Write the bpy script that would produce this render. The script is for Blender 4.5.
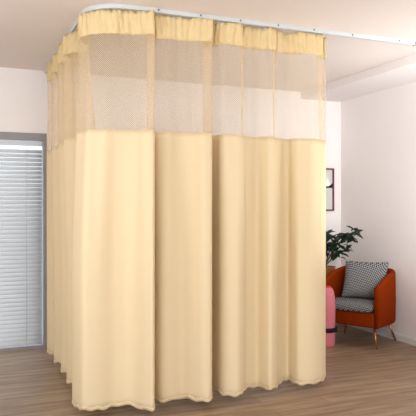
import bpy, bmesh, math, random
from mathutils import Vector, Matrix
random.seed(7)
for o in list(bpy.data.objects): bpy.data.objects.remove(o)
S = bpy.context.scene
COL = S.collection
PI = math.pi
# ------------------------------------------------------------------ camera, world, light, exposure
CAM_H = 1.37
FPX = 607.0
YAW = math.radians(22.2)
CY, SY = math.cos(YAW), math.sin(YAW)
cd = bpy.data.cameras.new('camera'); cam = bpy.data.objects.new('camera', cd); COL.objects.link(cam)
cam.location = (0, 0, CAM_H); cam.rotation_euler = (PI/2, 0, -YAW)
cd.sensor_width = 36; cd.lens = FPX/416*36; cd.shift_y = -1/416; cd.clip_start = .05
S.camera = cam
w = bpy.data.worlds.new('world'); S.world = w; w.use_nodes = True
w.node_tree.nodes['Background'].inputs[0].default_value = (.86, .94, 1, 1)
w.node_tree.nodes['Background'].inputs[1].default_value = 1.8
def area(name, loc, target, sx, sy, power, color):
    l = bpy.data.lights.new(name, 'AREA'); l.shape = 'RECTANGLE'; l.size = sx; l.size_y = sy; l.energy = power; l.color = color
    o = bpy.data.objects.new(name, l); COL.objects.link(o); o.location = loc
    o.rotation_euler = (Vector(target)-Vector(loc)).to_track_quat('-Z', 'Y').to_euler(); return o
area('front_fill_light', (1.1, -.3, 2.4), (1.9, 4.2, 1.3), 1.2, 1.2, 74, (.97, .98, 1))  # added fill, no real fixture: lights curtain front, stronger towards its top
area('ceiling_fill_right', (3.6, 3.45, 1.0), (3.66, 4.35, 2.75), .8, .6, 20, (.93, .97, 1))  # added upward fill, out of view: brightens right ceiling and wall
area('ceiling_fill_left', (-1.3, 2.7, 1.2), (-.2, 4.3, 2.7), .7, .7, 26, (1, .98, .97))  # added upward fill, out of view: lifts ceiling and back wall at left
sl = bpy.data.lights.new('wall_fill_spot', 'SPOT'); sl.energy = 360; sl.spot_size = math.radians(44); sl.spot_blend = 1; sl.shadow_soft_size = .35; sl.color = (.96, .98, 1)  # added fill spot, no such fixture: brightens right wall and beam side
so = bpy.data.objects.new('wall_fill_spot', sl); COL.objects.link(so); so.location = (2.1, .5, 2.3)
so.rotation_euler = (Vector((4.15, 4.75, 2.0))-so.location).to_track_quat('-Z', 'Y').to_euler()
vs = S.view_settings
vs.view_transform = 'Standard'; vs.look = 'None'; vs.gamma = 1; vs.use_curve_mapping = False; vs.exposure = 0.1

# ------------------------------------------------------------------ materials
def lin(c):
    return tuple((v/255/12.92 if v/255 <= .04045 else ((v/255+.055)/1.055)**2.4) for v in c) + (1,)
def new_mat(name):
    m = bpy.data.materials.new(name); m.use_nodes = True
    return m, m.node_tree.nodes, m.node_tree.links, m.node_tree.nodes['Principled BSDF']
def mat(name, rgb, rough=.6, metal=0, var=.05, nscale=40, bump=.05, bscale=200, spec=.3):
    m, N, L, b = new_mat(name)
    b.inputs['Roughness'].default_value = rough; b.inputs['Metallic'].default_value = metal
    b.inputs['Specular IOR Level'].default_value = spec
    tc = N.new('ShaderNodeTexCoord')
    n = N.new('ShaderNodeTexNoise'); n.inputs['Scale'].default_value = nscale; L.new(tc.outputs['Object'], n.inputs['Vector'])
    mx = N.new('ShaderNodeMix'); mx.data_type = 'RGBA'
    c = lin(rgb); mx.inputs['A'].default_value = tuple(v*(1-var) for v in c[:3])+(1,); mx.inputs['B'].default_value = tuple(min(1, v*(1+var)) for v in c[:3])+(1,)
    L.new(n.outputs['Fac'], mx.inputs['Factor']); L.new(mx.outputs['Result'], b.inputs['Base Color'])
    if bump:
        n2 = N.new('ShaderNodeTexNoise'); n2.inputs['Scale'].default_value = bscale; L.new(tc.outputs['Object'], n2.inputs['Vector'])
        bp = N.new('ShaderNodeBump'); bp.inputs['Strength'].default_value = bump; bp.inputs['Distance'].default_value = .002
        L.new(n2.outputs['Fac'], bp.inputs['Height']); L.new(bp.outputs['Normal'], b.inputs['Normal'])
    return m
def math_node(N, L, op, a, b=None):
    n = N.new('ShaderNodeMath'); n.operation = op
    for i, v in enumerate((a, b)):
        if v is None: continue
        if isinstance(v, (int, float)): n.inputs[i].default_value = v
        else: L.new(v, n.inputs[i])
    return n.outputs[0]
def cloth_mat(name, rgb, transl=.3, crinkle=0):
    m, N, L, b = new_mat(name)
    b.inputs['Roughness'].default_value = .75; b.inputs['Specular IOR Level'].default_value = .15
    uv = N.new('ShaderNodeUVMap')
    sp = N.new('ShaderNodeSeparateXYZ'); L.new(uv.outputs[0], sp.inputs[0])
    n = N.new('ShaderNodeTexNoise'); n.inputs['Scale'].default_value = 220; L.new(uv.outputs[0], n.inputs['Vector'])
    mx = N.new('ShaderNodeMix'); mx.data_type = 'RGBA'; c = lin(rgb)
    mx.inputs['A'].default_value = tuple(v*.97 for v in c[:3])+(1,); mx.inputs['B'].default_value = tuple(min(1, v*1.03) for v in c[:3])+(1,)
    L.new(n.outputs['Fac'], mx.inputs['Factor']); L.new(mx.outputs['Result'], b.inputs['Base Color'])
    n2 = N.new('ShaderNodeTexNoise'); n2.inputs['Scale'].default_value = 16 if crinkle else 5; n2.inputs['Detail'].default_value = 2
    mp = N.new('ShaderNodeMapping'); mp.inputs['Scale'].default_value = (1, .6 if crinkle else .06, 1); L.new(uv.outputs[0], mp.inputs['Vector']); L.new(mp.outputs[0], n2.inputs['Vector'])
    bp = N.new('ShaderNodeBump'); bp.inputs['Strength'].default_value = .9 if crinkle else .4; bp.inputs['Distance'].default_value = .03 if crinkle else .02
    L.new(n2.outputs['Fac'], bp.inputs['Height']); L.new(bp.outputs['Normal'], b.inputs['Normal'])
    t = N.new('ShaderNodeBsdfTranslucent'); L.new(mx.outputs['Result'], t.inputs['Color']); L.new(bp.outputs['Normal'], t.inputs['Normal'])
    ms = N.new('ShaderNodeMixShader'); ms.inputs[0].default_value = transl
    L.new(b.outputs[0], ms.inputs[1]); L.new(t.outputs[0], ms.inputs[2]); L.new(ms.outputs[0], N['Material Output'].inputs[0])
    return m
def net_mat(name, rgb, cell=.013, thr=.42):
    """open diamond netting: yarn where |sin|*|sin| is small, holes elsewhere"""
    m, N, L, b = new_mat(name)
    b.inputs['Roughness'].default_value = .7; b.inputs['Base Color'].default_value = lin(rgb); b.inputs['Specular IOR Level'].default_value = .15
    uv = N.new('ShaderNodeUVMap'); sp = N.new('ShaderNodeSeparateXYZ'); L.new(uv.outputs[0], sp.inputs[0])
    a = math_node(N, L, 'ADD', sp.outputs[0], sp.outputs[1]); d = math_node(N, L, 'SUBTRACT', sp.outputs[0], sp.outputs[1])
    k = PI/cell
    sa = math_node(N, L, 'ABSOLUTE', math_node(N, L, 'SINE', math_node(N, L, 'MULTIPLY', a, k)))
    sd = math_node(N, L, 'ABSOLUTE', math_node(N, L, 'SINE', math_node(N, L, 'MULTIPLY', d, k)))
    hole = math_node(N, L, 'GREATER_THAN', math_node(N, L, 'MULTIPLY', sa, sd), thr)
    fac = math_node(N, L, 'ADD', math_node(N, L, 'MULTIPLY', hole, .16), .59)
    tr = N.new('ShaderNodeBsdfTransparent')
    t = N.new('ShaderNodeBsdfTranslucent'); t.inputs['Color'].default_value = lin(rgb)
    m1 = N.new('ShaderNodeMixShader'); m1.inputs[0].default_value = .35; L.new(b.outputs[0], m1.inputs[1]); L.new(t.outputs[0], m1.inputs[2])
    ms = N.new('ShaderNodeMixShader'); L.new(fac, ms.inputs[0]); L.new(m1.outputs[0], ms.inputs[1]); L.new(tr.outputs[0], ms.inputs[2])
    L.new(ms.outputs[0], N['Material Output'].inputs[0])
    return m
def houndstooth_mat(name):
    m, N, L, b = new_mat(name); b.inputs['Roughness'].default_value = .9; b.inputs['Specular IOR Level'].default_value = .1
    uv = N.new('ShaderNodeUVMap'); sp = N.new('ShaderNodeSeparateXYZ'); L.new(uv.outputs[0], sp.inputs[0])
    k = 2*PI/.019
    su = math_node(N, L, 'SINE', math_node(N, L, 'MULTIPLY', math_node(N, L, 'ADD', sp.outputs[0], math_node(N, L, 'MULTIPLY', sp.outputs[1], .55)), k))
    sv = math_node(N, L, 'SINE', math_node(N, L, 'MULTIPLY', math_node(N, L, 'SUBTRACT', sp.outputs[1], math_node(N, L, 'MULTIPLY', sp.outputs[0], .35)), k))
    f = math_node(N, L, 'GREATER_THAN', math_node(N, L, 'ADD', su, sv), .0)
    mx = N.new('ShaderNodeMix'); mx.data_type = 'RGBA'; mx.inputs['A'].default_value = lin((40, 41, 45)); mx.inputs['B'].default_value = lin((160, 160, 160))
    L.new(f, mx.inputs['Factor']); L.new(mx.outputs['Result'], b.inputs['Base Color']); return m
def floor_mat():
    m, N, L, b = new_mat('laminate floor'); b.inputs['Roughness'].default_value = .42; b.inputs['Specular IOR Level'].default_value = .35
    tc = N.new('ShaderNodeTexCoord')
    br = N.new('ShaderNodeTexBrick'); br.inputs['Scale'].default_value = 1; br.inputs['Brick Width'].default_value = 1.2; br.inputs['Row Height'].default_value = .19
    br.inputs['Mortar Size'].default_value = .0015; br.offset = .37
    br.inputs['Color1'].default_value = lin((152, 129, 106)); br.inputs['Color2'].default_value = lin((168, 144, 118)); br.inputs['Mortar'].default_value = lin((110, 90, 72))
    L.new(tc.outputs['Object'], br.inputs['Vector'])
    mp = N.new('ShaderNodeMapping'); mp.inputs['Scale'].default_value = (1.3, 13, 1); L.new(tc.outputs['Object'], mp.inputs['Vector'])
    n = N.new('ShaderNodeTexNoise'); n.inputs['Scale'].default_value = 1.6; n.inputs['Detail'].default_value = 5; L.new(mp.outputs[0], n.inputs['Vector'])
    rp = N.new('ShaderNodeValToRGB'); rp.color_ramp.elements[0].position = .36; rp.color_ramp.elements[0].color = lin((205, 195, 185)); rp.color_ramp.elements[1].position = .62; rp.color_ramp.elements[1].color = (1, 1, 1, 1)
    L.new(n.outputs['Fac'], rp.inputs[0])
    mx = N.new('ShaderNodeMix'); mx.data_type = 'RGBA'; mx.blend_type = 'MULTIPLY'; mx.inputs['Factor'].default_value = 1
    L.new(br.outputs['Color'], mx.inputs['A']); L.new(rp.outputs[0], mx.inputs['B']); L.new(mx.outputs['Result'], b.inputs['Base Color'])
    return m
M = dict(
    wall=mat('wall paint', (243, 236, 233), .85, var=.012, nscale=3, bump=.03),
    ceil=mat('ceiling paint', (240, 228, 220), .9, var=.012, nscale=2, bump=.02),
    base=mat('skirting paint', (224, 218, 215), .5, var=.02),
    frame=mat('grey window aluminium', (150, 146, 148), .45, var=.03),
    slat=mat('white blind slat', (234, 235, 237), .45, var=.02),
    rail=mat('white curtain rail', (208, 213, 214), .35, var=.02),
    dark=mat('dark fitting', (96, 92, 90), .4, metal=.5),
    cloth=cloth_mat('cream yellow curtain cloth', (245, 225, 186), transl=.2),
    head=cloth_mat('cream yellow gathered header cloth', (250, 229, 180), crinkle=1),
    hem=cloth_mat('cream stitched hem', (246, 226, 188), crinkle=1),
    net=net_mat('cream open netting', (246, 224, 186)),
    orange=mat('rust orange velvet', (132, 46, 4), .9, var=.1, nscale=30, bump=.1, spec=.05),
    copper=mat('copper metal', (196, 128, 84), .3, metal=.9, var=.05),
    hound=houndstooth_mat('black and white woven houndstooth'),
    leaf=mat('dark green leaf', (20, 46, 28), .45, var=.4, nscale=25, spec=.4),
    stem=mat('green brown stem', (70, 74, 42), .6),
    soil=mat('potting soil', (50, 38, 30), .95, var=.3, nscale=80),
    pot=mat('copper brown pot', (172, 118, 72), .4, metal=.35, var=.12, nscale=12),
    pink=mat('pink bag cloth', (214, 122, 134), .85, var=.08, nscale=60, bump=.2),
    red=mat('red bag lining', (214, 52, 58), .8),
    black=mat('black webbing', (22, 22, 24), .6),
    wood=mat('brown picture frame', (112, 56, 42), .5, var=.15, nscale=60),
    paper=mat('grey white art paper', (214, 210, 208), .8, var=.03),
    ink=mat('black ink', (34, 28, 30), .7), white=mat('white paint wash', (244, 242, 240), .7),
)
sN = M['slat'].node_tree; tl = sN.nodes.new('ShaderNodeBsdfTranslucent'); tl.inputs['Color'].default_value = lin((246, 246, 246)); mxs = sN.nodes.new('ShaderNodeMixShader'); mxs.inputs[0].default_value = .55
sN.links.new(sN.nodes['Principled BSDF'].outputs[0], mxs.inputs[1]); sN.links.new(tl.outputs[0], mxs.inputs[2]); sN.links.new(mxs.outputs[0], sN.nodes['Material Output'].inputs[0])
gm, N_, L_, gb = new_mat('window glass'); gb.inputs['Roughness'].default_value = .02; gb.inputs['IOR'].default_value = 1.1
gb.inputs['Transmission Weight'].default_value = 0; gb.inputs['Base Color'].default_value = (.8, .85, .9, 1)
gt = N_.new('ShaderNodeBsdfTransparent'); gx = N_.new('ShaderNodeMixShader'); gx.inputs[0].default_value = .1
L_.new(gt.outputs[0], gx.inputs[1]); L_.new(gb.outputs[0], gx.inputs[2]); L_.new(gx.outputs[0], N_['Material Output'].inputs[0]); M['glass'] = gm
M['floor'] = floor_mat()

# ------------------------------------------------------------------ helpers
def link(name, bm, m, parent=None, smooth=True, loc=None):
    me = bpy.data.meshes.new(name); bm.normal_update(); bm.to_mesh(me); bm.free(); me.materials.append(m)
    if smooth:
        for p in me.polygons: p.use_smooth = True
    o = bpy.data.objects.new(name, me); COL.objects.link(o)
    if parent: o.parent = parent
    if loc: o.location = loc
    return o
def empty(name, loc, rz, label, cat):
    o = bpy.data.objects.new(name, None); COL.objects.link(o); o.location = loc; o.rotation_euler = (0, 0, rz); o.empty_display_size = .1
    o['label'] = label; o['category'] = cat; return o
def struct(o, label=None, cat=None):
    o['kind'] = 'structure'
    if label: o['label'] = label
    if cat: o['category'] = cat
    return o
def box(bm, x0, x1, y0, y1, z0, z1, bev=0):
    r = bmesh.ops.create_cube(bm, size=1)
    for v in r['verts']: v.co = Vector(((x0+x1)/2+v.co.x*(x1-x0), (y0+y1)/2+v.co.y*(y1-y0), (z0+z1)/2+v.co.z*(z1-z0)))
    if bev:
        es = {e for v in r['verts'] for e in v.link_edges}
        bmesh.ops.bevel(bm, geom=list(es), offset=bev, segments=3, affect='EDGES', profile=.5)
    return r['verts']
def boxm(*a, bev=0):
    bm = bmesh.new(); box(bm, *a, bev=bev); return bm
def tube(bm, pts, radii, seg=10):
    rings = []
    for i, p in enumerate(pts):
        p = Vector(p); a = Vector(pts[max(0, i-1)]); b = Vector(pts[min(len(pts)-1, i+1)])
        t = (b-a).normalized(); u = t.orthogonal().normalized()
        if rings: u = (pu - t*pu.dot(t)).normalized()
        pu = u; v = t.cross(u)
        r = radii[i] if isinstance(radii, (list, tuple)) else radii
        rings.append([bm.verts.new(p+(u*math.cos(2*PI*k/seg)+v*math.sin(2*PI*k/seg))*r) for k in range(seg)])
    for A, B in zip(rings, rings[1:]):
        for k in range(seg): bm.faces.new((A[k], A[(k+1) % seg], B[(k+1) % seg], B[k]))
    bm.faces.new(rings[0][::-1]); bm.faces.new(rings[-1])
def lathe(prof, seg=40, sx=1, sy=1):
    bm = bmesh.new(); rings = []
    for r, z in prof: rings.append([bm.verts.new((r*sx*math.cos(2*PI*k/seg), r*sy*math.sin(2*PI*k/seg), z)) for k in range(seg)])
    for A, B in zip(rings, rings[1:]):
        for k in range(seg): bm.faces.new((A[k], A[(k+1) % seg], B[(k+1) % seg], B[k]))
    if prof[0][0] > 1e-6: bm.faces.new(rings[0][::-1])
    if prof[-1][0] > 1e-6: bm.faces.new(rings[-1])
    bmesh.ops.remove_doubles(bm, verts=bm.verts, dist=1e-6); return bm
def ray(x):
    r = (x-208)/FPX; return Vector((r*CY+SY, -r*SY+CY))
def at_depth(x, y, d):
    q = ray(x)*d; return Vector((q.x, q.y, CAM_H-(y-207)/FPX*d))

# ------------------------------------------------------------------ the room
YB, XR, XL, YF, H = 6.05, 4.165, -2.6, -3.2, 2.69
WX0, WX1, WZ = -.95, .775, 2.08
struct(link('floor', boxm(XL, XR+.1, YF, YB+.15, -.06, 0), M['floor'], smooth=False), 'beige brown wood plank floor', 'floor')
struct(link('ceiling', boxm(XL, XR+.1, YF, YB+.15, H, H+.08), M['ceil'], smooth=False), 'plain off white ceiling', 'ceiling')
bm = bmesh.new()
for a in ((XL, WX0, 0, H), (WX1, XR+.1, 0, H), (WX0, WX1, WZ, H)): box(bm, a[0], a[1], YB, YB+.15, a[2], a[3])
struct(link('wall_back', bm, M['wall'], smooth=False), 'pale back wall behind the curtain, with blind covered window', 'wall')
struct(link('wall_right', boxm(XR, XR+.1, YF, YB, 0, H), M['wall'], smooth=False), 'pale pinkish white wall on the right behind the armchair', 'wall')
struct(link('trim_1', boxm(3.62, XR, YF, YB, 2.61, H), M['wall'], smooth=False), 'shallow boxed beam under the ceiling along right wall', 'beam')
struct(link('light_block_wall_left', boxm(XL-.1, XL, 3.4, YB, 0, H), M['wall'], smooth=False), 'unseen pale wall piece added at left to block side light', 'wall')  # out of view, added to cut side light on the curtain folds
def skirting(name, a, b, n, lab):
    bm = bmesh.new(); prof = [(0, 0), (.014, 0), (.014, .055), (.010, .066), (.004, .075), (0, .075)]
    R = [[bm.verts.new((p[0]+n[0]*t, p[1]+n[1]*t, z)) for t, z in prof] for p in (a, b)]
    for k in range(6): bm.faces.new((R[0][k], R[0][(k+1) % 6], R[1][(k+1) % 6], R[1][k]))
    bm.faces.new(R[0]); bm.faces.new(R[1][::-1]); bmesh.ops.recalc_face_normals(bm, faces=bm.faces)
    struct(link(name, bm, M['base'], smooth=False), lab, 'skirting board')
skirting('baseboard_right', (XR, YF), (XR, YB), (-1, 0), 'low white skirting board along the right wall')
skirting('baseboard_back', (WX1+.05, YB), (XR-.014, YB), (0, -1), 'low white skirting board along the back wall')
# window with frame and glass
bm = bmesh.new()
box(bm, WX0, WX1, YB-.012, YB+.12, WZ-.065, WZ); box(bm, WX0, WX0+.04, YB-.012, YB+.12, 0, WZ-.065); box(bm, WX1-.03, WX1, YB-.012, YB+.12, 0, WZ-.065); box(bm, WX0+.04, WX1-.03, YB+.0, YB+.12, 0, .03)
win = struct(link('window_1', bm, M['frame'], smooth=False), 'floor length window in grey frame on the left', 'window')
link('pane', boxm(WX0+.04, WX1-.03, YB+.09, YB+.096, .03, WZ-.065), M['glass'], win, smooth=False)
bl = empty('venetian_blind', ((WX0+WX1)/2, YB+.04, .012), 0, 'white horizontal slat venetian blind covering the window at left', 'blind')
hw = (WX1-WX0)/2
bx0, bx1 = -hw+.05, hw-.04
link('headrail', boxm(bx0-.005, bx1+.004, -.03, .03, WZ-.13, WZ-.085, bev=.004), M['slat'], bl, smooth=False)
bm = bmesh.new(); z = .05; ang = math.radians(52)
while z < WZ-.15:
    rows = []
    for k in range(5):
        t = (k/4-.5)*.05; c = .004*(1-(k/2-1)**2)
        y, zz = t*math.cos(ang)-c*math.sin(ang), t*math.sin(ang)+c*math.cos(ang)
        rows.append([bm.verts.new((x, y, z+zz)) for x in (bx0, bx1)])
    for A, B in zip(rows, rows[1:]): bm.faces.new((A[0], A[1], B[1], B[0]))
    z += .041
o = link('slats', bm, M['slat'], bl); sm = o.modifiers.new('thickness', 'SOLIDIFY'); sm.thickness = .0012
link('bottom_rail', boxm(bx0, bx1, -.025, .025, -.008, .02, bev=.004), M['slat'], bl, smooth=False)
for x in (-.72, -.22, .29, .68):
    bm = bmesh.new(); tube(bm, [(x, -.027, .01), (x, -.027, WZ-.12)], .0025, 6); link('ladder_cord', bm, M['slat'], bl)

# ------------------------------------------------------------------ curtain track
TX, TY, TR, TXE = .77, 3.87, .25, 3.355
def arc(a, off=0):
    a = math.radians(a); return Vector((TX+TR+(TR+off)*math.cos(a), TY+TR+(TR+off)*math.sin(a)))
path = [Vector((TX, YB-.003)), Vector((TX, 5.2)), Vector((TX, 4.5))]+[arc(a) for a in range(180, 271, 6)]+[Vector((x, TY)) for x in (1.4, 2, 2.7, TXE)]
def sweep(path, prof):
    bm = bmesh.new(); R = []
    for i, p in enumerate(path):
        t = (path[min(i+1, len(path)-1)]-path[max(0, i-1)]).normalized(); n = Vector((t.y, -t.x))
        R.append([bm.verts.new((p.x+n.x*u, p.y+n.y*u, z)) for u, z in prof])
    m = len(prof)
    for A, B in zip(R, R[1:]):
        for k in range(m): bm.faces.new((A[k], A[(k+1) % m], B[(k+1) % m], B[k]))
    bm.faces.new(R[0]); bm.faces.new(R[-1][::-1]); bmesh.ops.recalc_face_normals(bm, faces=bm.faces); return bm
trk = empty('curtain_track', (0, 0, 0), 0, 'white ceiling curtain rail bent round a corner above the yellow curtain', 'curtain track')
zt = H-.028
link('rail', sweep(path, [(-.013, zt), (-.004, zt), (-.004, zt+.012), (.004, zt+.012), (.004, zt), (.013, zt), (.015, zt+.004), (.015, H-.004), (.013, H), (-.013, H), (-.015, H-.004), (-.015, zt+.004)]), M['rail'], trk, smooth=False)
link('end_cap', boxm(TXE, TXE+.012, TY-.018, TY+.018, zt-.003, H, bev=.002), M['frame'], trk, smooth=False)
for x in (1.22, 1.52, 1.82, 2.12, 2.42, 2.76, 3.2):
    bm = bmesh.new(); tube(bm, [(x, TY-.012, zt+.016), (x, TY-.0175, zt+.016)], .006, 10); link('screw', bm, M['dark'], trk)

# ------------------------------------------------------------------ the curtain (one cloth: header, netting, cloth, hem)
Z0, ZM, ZN, ZT = .07, 1.875, 2.50, 2.655
def hemp(x, y):
    return ray(x)*(FPX*(CAM_H-Z0)/(y-207))
st = []   # (bottom xy, top xy)
for Y, X, tX in ((5.74, .80, .80), (5.66, .75, .77), (5.55, .725, .72), (5.46, .80, .78), (5.385, .94, .85), (5.30, .80, .77), (5.216, .737, .725), (5.12, .80, .78), (5.045, .945, .85), (4.96, .80, .77), (4.873, .74, .72), (4.79, .81, .78), (4.735, .94, .85), (4.66, .80, .76), (4.595, .742, .72), (4.50, .79, .76), (4.40, .95, .84), (4.28, .96, .83), (4.16, .80, .755)):
    st.append((Vector((X, Y)), Vector((tX, Y))))
for x, y, a, off in ((73.2, 401, 186, .03), (75.5, 406, 196, .03), (83, 410, 210, .02), (92, 410, 224, .01), (104, 408, 242, .0), (115, 406, 256, -.005)):
    st.append((hemp(x, y), arc(a, off)))
for x, y, *lower in ((126, 405), (136, 406.5), (145, 409), (151.5, 410.5), (154.2, 409.5), (154, 406), (150.5, 402), (148, 399), (148.5, 396), (153, 396.5), (158, 400), (164, 401.2), (173, 400), (183, 398), (192, 399), (202, 400.8), (209, 401), (211.8, 399.5), (211.4, 396), (207.5, 391.5), (203.5, 388), (204, 386), (209, 386), (215, 390.5), (221, 394), (230, 395.3), (238, 395), (242.5, 392.5), (242.6, 390.5, 243.2, 391.9), (240.8, 389, 244, 391.2), (242, 387.3, 245, 390.2), (247, 388.5), (256, 386), (263, 387.5), (270, 389.8), (274.5, 388.5), (275.2, 386, 275.2, 387.9), (272.2, 384, 276, 387.1), (273.4, 382, 277, 386), (279, 383.5), (287, 379.8), (293, 381.8), (299, 384), (308, 384.2), (316, 383.3), (320.5, 381.8), (321.5, 379.5, 321.2, 381.3), (317.5, 377, 322, 380.7), (318, 375, 322.8, 379.8), (322, 375.5, 323.8, 378.6), (325.2, 376.5), (325.2, 374), (323, 371.5)):
    b = hemp(x, y)
    ty = TY+.01+.42*(b.y-TY)
    q = ray(x); st.append((hemp(*lower) if lower else b, q*(ty/q.y)))
def catmull(pts, sub):
    out = []
    for i in range(len(pts)-1):
        p0, p1, p2, p3 = pts[max(0, i-1)], pts[i], pts[i+1], pts[min(len(pts)-1, i+2)]
        for k in range(sub):
            t = k/sub
            out.append(.5*((2*p1)+(p2-p0)*t+(2*p0-5*p1+4*p2-p3)*t*t+(3*p1-p0-3*p2+p3)*t**3))
    out.append(pts[-1]); return out
SUB = 8
Bc, Tc = catmull([s[0] for s in st], SUB), catmull([s[1] for s in st], SUB)
NC = len(Bc)
arcl = [0]
for i in range(1, NC): arcl.append(arcl[-1]+max((Bc[i]-Bc[i-1]).length, .002))
arct = [0]
for i in range(1, NC): arct.append(arct[-1]+(Tc[i]-Tc[i-1]).length)
def sstep(t): t = max(0, min(1, t)); return t*t*(3-2*t)
def cloth_pt(i, z):
    wgt = sstep((2.60-z)/1.75)
    p = Tc[i].lerp(Bc[i], wgt)
    t = (Tc[min(i+1, NC-1)]-Tc[max(i-1, 0)])
    n = Vector((t.y, -t.x)).normalized() if t.length > 1e-6 else Vector((0, -1))
    s = arct[i]
    ruff = sstep((z-2.36)/.22)
    p = p+n*ruff*(.007*math.sin(2*PI*s/.085+1.6*math.sin(s*5)+(z-2.5)*9*math.sin(s*7))+.005*math.sin(2*PI*s/.041+(z-2.5)*25*math.sin(s*3.1)))
    fine = (1-ruff)*(.006*math.sin(2*PI*s/.13+2.5*math.sin(2.3*s))*(.35+.65*sstep((z-.5)/1.5)))
    return p+n*fine*(2.6 if i < 18*SUB else 1)
def sheet(name, z0, z1, rows, m, parent, thick=0, offs=0, topwave=0):
    bm = bmesh.new(); uvl = bm.loops.layers.uv.new('UVMap'); G = []
    for j in range(rows+1):
        z = z0+(z1-z0)*j/rows; row = []
        for i in range(NC):
            p = cloth_pt(i, z); zz = z
            if name == 'hem' or j == 0 and z0 == Z0: zz = z+.005*math.sin(arcl[i]*61+2*math.sin(arcl[i]*9))+.004*math.sin(arcl[i]*23)
            if topwave and j == rows: zz = z+topwave*math.sin(arct[i]*2*PI/.17)
            row.append(bm.verts.new((p.x, p.y, zz)))
        G.append(row)
    for j in range(rows):
        for i in range(NC-1):
            f = bm.faces.new((G[j][i], G[j][i+1], G[j+1][i+1], G[j+1][i]))
            for lp, (ii, jj) in zip(f.loops, ((i, j), (i+1, j), (i+1, j+1), (i, j+1))): lp[uvl].uv = (arcl[ii], z0+(z1-z0)*jj/rows)
    o = link(name, bm, m, parent)
    if thick:
        s = o.modifiers.new('thickness', 'SOLIDIFY'); s.thickness = thick; s.offset = offs
    return o
cur = empty('privacy_curtain', (1.6, 3.87, 0), 0, 'tall cream yellow privacy curtain with netting top hanging from the ceiling rail', 'curtain')
def keep(o):
    o.matrix_parent_inverse = Matrix.Translation(-cur.location); return o
keep(sheet('header_band', ZN, ZT, 6, M['head'], cur, .004, 0, .003))['label'] = 'gathered solid yellow header band'
keep(sheet('netting', ZM, ZN, 16, M['net'], cur))['label'] = 'see through open netting strip'
cl = keep(sheet('fabric_panel', Z0, ZM, 40, M['cloth'], cur, .002)); cl['label'] = 'opaque pale yellow cloth in soft folds'
hm = sheet('hem', Z0-.004, Z0+.018, 2, M['hem'], cl, .008)
for s in [x for x in range(1, 24)]:
    i = min(range(NC), key=lambda k: abs(arct[k]-s*arct[-1]/24)); q = Tc[i]
    bm = bmesh.new(); tube(bm, [(q.x, q.y, ZT-.03), (q.x, q.y, H-.029)], .003, 6); keep(link('curtain_hook', bm, M['rail'], cur))

# ------------------------------------------------------------------ armchair
ch = empty('armchair', (3.775, 5.16, 0), math.radians(-61), 'rust orange tub armchair with patterned seat pad and copper legs', 'armchair')
CW, CDp, TH, ZB = .30, .265, .065, .20
def tub(t):   # t in -1..1 along U from left arm front to right arm front -> xy centreline, outward normal
    yc = .02
    def pos(t):
        s = abs(t); sg = 1 if t > 0 else -1
        if s > .5: return Vector((sg*CW, yc-(s-.5)/.5*(CDp+yc)))
        a = (s/.5)*PI/2; e = .62
        return Vector((sg*CW*math.sin(a)**e, yc+(CDp-yc)*math.cos(a)**e))
    p = pos(t); d = (pos(min(1, t+.01))-pos(max(-1, t-.01))).normalized()
    return p, Vector((d.y, -d.x))*-1
bm = bmesh.new(); R = []; n = 64
for i in range(n+1):
    t = -1+2*i/n; p, nv = tub(t); nv = nv if nv.dot(p-Vector((0, -.05))) > 0 else -nv
    s = abs(t); top = .74 if s < .3 else .74-.135*min(1, max(0, (s-.28)/.66))**1.15
    th = TH*(1 if s < .97 else .8)
    ring = []
    for k in range(9):   # over the top
        a = PI*k/8; ring.append((math.cos(a)*th/2, top-th/2+math.sin(a)*th/2))
    ring = [(th/2-.025, ZB), (th/2-.006, ZB+.01), (th/2, ZB+.035), (th/2+.004, .42)]+ring+[(-th/2, .42), (-th/2, ZB)]
    R.append([bm.verts.new((p.x+nv.x*u, p.y+nv.y*u, z)) for u, z in ring])
m_ = len(R[0])
for A, B in zip(R, R[1:]):
    for k in range(m_): bm.faces.new((A[k], A[(k+1) % m_], B[(k+1) % m_], B[k]))
bm.faces.new(R[0]); bm.faces.new(R[-1][::-1]); bmesh.ops.recalc_face_normals(bm, faces=bm.faces)
link('tub_shell', bm, M['orange'], ch)
link('seat_base', boxm(-CW+TH/2-.01, CW-TH/2+.01, -CDp-.01, CDp-.03, ZB+.003, .345, bev=.022), M['orange'], ch)
def cushion(name, wx, wy, th, m, parent, pinch=0, power=.5):
    bm = bmesh.new(); uvl = bm.loops.layers.uv.new('UVMap'); n = 22
    def g(u, v, sg):
        f = (max(0, 1-u**4)*max(0, 1-v**4))**power
        k = 1-pinch*(1-abs(u*v))*max(abs(u), abs(v))**2*(1 if abs(u) > .0 else 1)
        return Vector((u*wx/2*(1-pinch*(1-v*v)), v*wy/2*(1-pinch*(1-u*u)), sg*th/2*f))
    vs_ = {}
    for sg in (1, -1):
        for i in range(n+1):
            for j in range(n+1):
                u, v = math.sin((i/n-.5)*PI), math.sin((j/n-.5)*PI)
                edge = i in (0, n) or j in (0, n)
                key = (i, j, 0 if edge else sg)
                if key not in vs_: vs_[key] = (bm.verts.new(g(u, v, sg)), (u*wx/2, v*wy/2))
        for i in range(n):
            for j in range(n):
                q = [vs_[(a, b, 0 if a in (0, n) or b in (0, n) else sg)] for a, b in ((i, j), (i+1, j), (i+1, j+1), (i, j+1))]
                if sg < 0: q = q[::-1]
                f = bm.faces.new([x[0] for x in q])
                for lp, x in zip(f.loops, q): lp[uvl].uv = (x[0].co.x, x[0].co.y+x[0].co.z)
    return link(name, bm, m, parent)
c = cushion('seat_cushion', 2*CW-TH-.02, .52, .10, M['hound'], ch, 0, .22); c.location = (0, -.055, .388); c['label'] = 'grey black and white woven seat pad'
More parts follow.
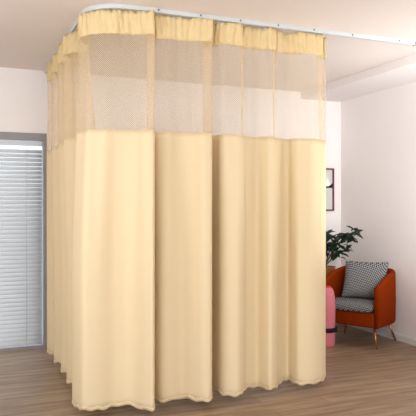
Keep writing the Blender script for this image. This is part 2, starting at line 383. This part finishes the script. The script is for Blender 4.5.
for sx, sy in ((-1, -1), (1, -1), (-1, 1), (1, 1)):
    bm = bmesh.new(); yo = -.05 if sy < 0 else -.06
    a = (sx*(CW-.045-(.03 if sy > 0 else 0)), sy*(CDp-.05)-(.03 if sy > 0 else 0), ZB+.012); b = (sx*(CW-.005-(.01 if sy > 0 else 0)), sy*(CDp-.015), 0)
    tube(bm, [a, b], [.014, .008], 14); link('leg', bm, M['copper'], ch)
# pillow leaning against the back corner
pil = cushion('throw_pillow', .45, .40, .15, M['hound'], None, .07, .55)
pil['label'] = 'square black and white patterned throw pillow leaning on the armchair back'; pil['category'] = 'pillow'

# ------------------------------------------------------------------ potted plant
PX, PY = 3.74, 5.79
pl = empty('potted_plant', (PX, PY, 0), 0, 'dark green leafy plant in copper brown pot behind the armchair', 'plant')
link('pot', lathe([(.0, 0), (.095, 0), (.105, .012), (.125, .35), (.143, .69), (.148, .70), (.146, .708), (.136, .705), (.128, .66), (.0, .66)]), M['pot'], pl)
link('soil', lathe([(.0, .661), (.126, .661), (.12, .672), (.06, .682), (0, .685)]), M['soil'], pl)
bmL = bmesh.new()
def leaf(base, tip, wid, droop=.25):
    base, tip = Vector(base), Vector(tip); d = tip-base; Ln = d.length; t = d.normalized()
    side = t.cross(Vector((random.uniform(-.5, .5), random.uniform(-.9, -.2), 1))).normalized(); up = side.cross(t)
    prof = [(0, .05), (.12, .45), (.3, .88), (.5, 1), (.7, .8), (.88, .38), (1, .02)]
    rows = []
    for f, q in prof:
        c = base+d*f+up*(droop*Ln*(f-f*f))
        rows.append([bmL.verts.new(c+side*(wid*q*s)+up*(abs(s)*wid*q*.35)) for s in (-1, -.5, 0, .5, 1)])
    for A, B in zip(rows, rows[1:]):
        for k in range(4): bmL.faces.new((A[k], A[k+1], B[k+1], B[k]))
root = Vector((PX, PY, .67))
branches = [  # image points of the branch line, depth
    [(327, 262), (336, 246), (346, 238), (354, 234)], [(326, 262), (330, 250), (335, 240), (338, 235)],
    [(328, 263), (335, 256), (341, 253), (346, 250)], [(325, 262), (325, 250), (326, 240), (327, 233)],
    [(324, 262), (319, 248), (314, 238), (310, 232)], [(323, 262), (316, 254), (309, 250), (303, 249)], [(324, 262), (322, 246), (320, 232), (319, 226)]]
for bi, br in enumerate(branches):
    dep = [6.80, 6.78+.03*((bi*7) % 5-2), 6.74+.07*((bi*5) % 5-2), 6.70+.09*((bi*3) % 5-2)]
    pts = [root+Vector((random.uniform(-.05, .05), random.uniform(-.05, .05), 0))]+[at_depth(x, y, d) for (x, y), d in zip(br, dep)]
    pts = catmull(pts, 5)
    bm = bmesh.new(); tube(bm, pts, [.009-.006*i/len(pts) for i in range(len(pts))], 7)
    o = link('stem', bm, M['stem'], pl); o.matrix_parent_inverse = Matrix.Translation(-pl.location)
    for k in range(7, len(pts)):
        for s in ((1, -1) if k % 2 else (random.choice((1, -1)),)):
            ang = random.uniform(0, 2*PI); dr = Vector((math.cos(ang)*.8, math.sin(ang)*.45, random.uniform(-.35, .45))) + (pts[k]-pts[k-1]).normalized()*.5
            ln = random.uniform(.08, .125)
            b0 = pts[k]; leaf(b0, b0+dr.normalized()*ln, random.uniform(.02, .03))
for (x0, y0), (x1, y1), wd in (((355, 231), (346, 226), .02), ((354, 236), (357, 227), .024), ((355, 234), (363.5, 239), .018), ((350, 236), (358, 242), .024), ((348, 237), (356, 243), .025), ((344, 244), (352, 249.5), .018),
                           ((338, 257), (346.5, 259.5), .014), ((330, 236), (326, 231), .016), ((331, 238), (341, 234), .02), ((338, 252), (343, 255), .02), ((335, 246), (329, 251), .022), ((346, 239), (341, 243), .024), ((350, 233), (344, 238), .024), ((352, 238), (347, 243), .026), ((356, 233), (360, 235.5), .024), ((353, 240), (357.5, 243.5), .022), ((351, 231), (357, 229), .022), ((354, 228), (358.5, 233), .024), ((348, 240), (343, 236), .024), ((334, 243), (342, 248), .024)):
    leaf(at_depth(x0, y0, 6.68), at_depth(x1, y1, 6.62), wd)
o = link('foliage', bmL, M['leaf'], pl); o.matrix_parent_inverse = Matrix.Translation(-pl.location)
sm = o.modifiers.new('thickness', 'SOLIDIFY'); sm.thickness = .0012

# ------------------------------------------------------------------ pink bag
bg = empty('pink_bag', (3.340, 5.098, 0), 0, 'soft pink upright bag with black strap, half hidden by the curtain edge', 'bag')
link('body', lathe([(r_*.86, z_) for r_, z_ in ((0, 0), (.085, .0), (.094, .01), (.098, .04), (.1, .12), (.098, .2), (.102, .32), (.102, .42), (.096, .49), (.084, .54), (.066, .57), (.05, .58), (.042, .575), (.036, .55), (.0, .53))]), M['pink'], bg)
link('lining', lathe([(.040, .577), (.044, .584), (.039, .592), (.032, .584), (.029, .555)]), M['red'], bg)
bm = bmesh.new(); bmesh.ops.delete(bm, geom=[], context='VERTS')
pr = [(.0855, .145), (.0905, .145), (.0905, .19), (.0855, .19), (.0855, .145)]
stp = link('strap', lathe(pr), M['black'], bg)
q = ray(336); side = Vector((CY, -SY))
bm = boxm(-.012, .012, -.016, .016, .139, .195, bev=.004); bmesh.ops.rotate(bm, verts=bm.verts, cent=(0, 0, 0), matrix=Matrix.Rotation(-YAW-.25, 3, 'Z'))
bmesh.ops.translate(bm, verts=bm.verts, vec=(side.x*.093, side.y*.093, 0)); link('buckle', bm, M['black'], stp)

# ------------------------------------------------------------------ picture
px1, pw, pz0, pz1 = 4.055, .40, 1.325, 1.822
pic = empty('framed_picture', (px1-pw/2, YB-.001, pz0), 0, 'narrow brown framed abstract picture on the back wall beside the curtain edge', 'picture')
hx, ph = pw/2, pz1-pz0
bm = bmesh.new()
for a in ((-hx, hx, 0, .016), (-hx, hx, ph-.016, ph), (-hx, -hx+.016, .016, ph-.016), (hx-.016, hx, .016, ph-.016)): box(bm, a[0], a[1], -.028, 0, a[2], a[3], bev=.002)
link('frame', bm, M['wood'], pic, smooth=False)
art = link('art_print', boxm(-hx+.016, hx-.016, -.010, -.002, .016, ph-.016), M['paper'], pic, smooth=False)
def strip(name, up, lo, m, y=-.0125):
    bm = bmesh.new(); k = len(up)
    F = [[bm.verts.new((x, yy, z)) for x, z in up+lo[::-1]] for yy in (y, -.010)]
    bm.faces.new(F[0]); bm.faces.new(F[1][::-1]); n = len(F[0])
    for i in range(n): bm.faces.new((F[0][i], F[1][i], F[1][(i+1) % n], F[0][(i+1) % n]))
    bmesh.ops.recalc_face_normals(bm, faces=bm.faces); link(name, bm, m, art, smooth=False)
xs = [-hx+.016+(pw-.032)*i/12 for i in range(13)]
strip('white_wash', [(x, .31+.035*math.sin(i*.9)+(.07 if i == 10 else 0)) for i, x in enumerate(xs)], [(x, .285) for x in xs], M['white'])
strip('ink_band', [(x, .297+.012*math.sin(i*1.1+.6)+(.015 if i == 12 else 0)) for i, x in enumerate(xs)], [(x, .268) for x in xs], M['ink'], -.0135)

# pillow placement
bx = Vector((math.cos(math.radians(-62+14)), math.sin(math.radians(-62+14)), 0))
pil.rotation_euler = (math.radians(66), 0, math.radians(-62+10))
pil.location = (3.833, 5.143, .627)
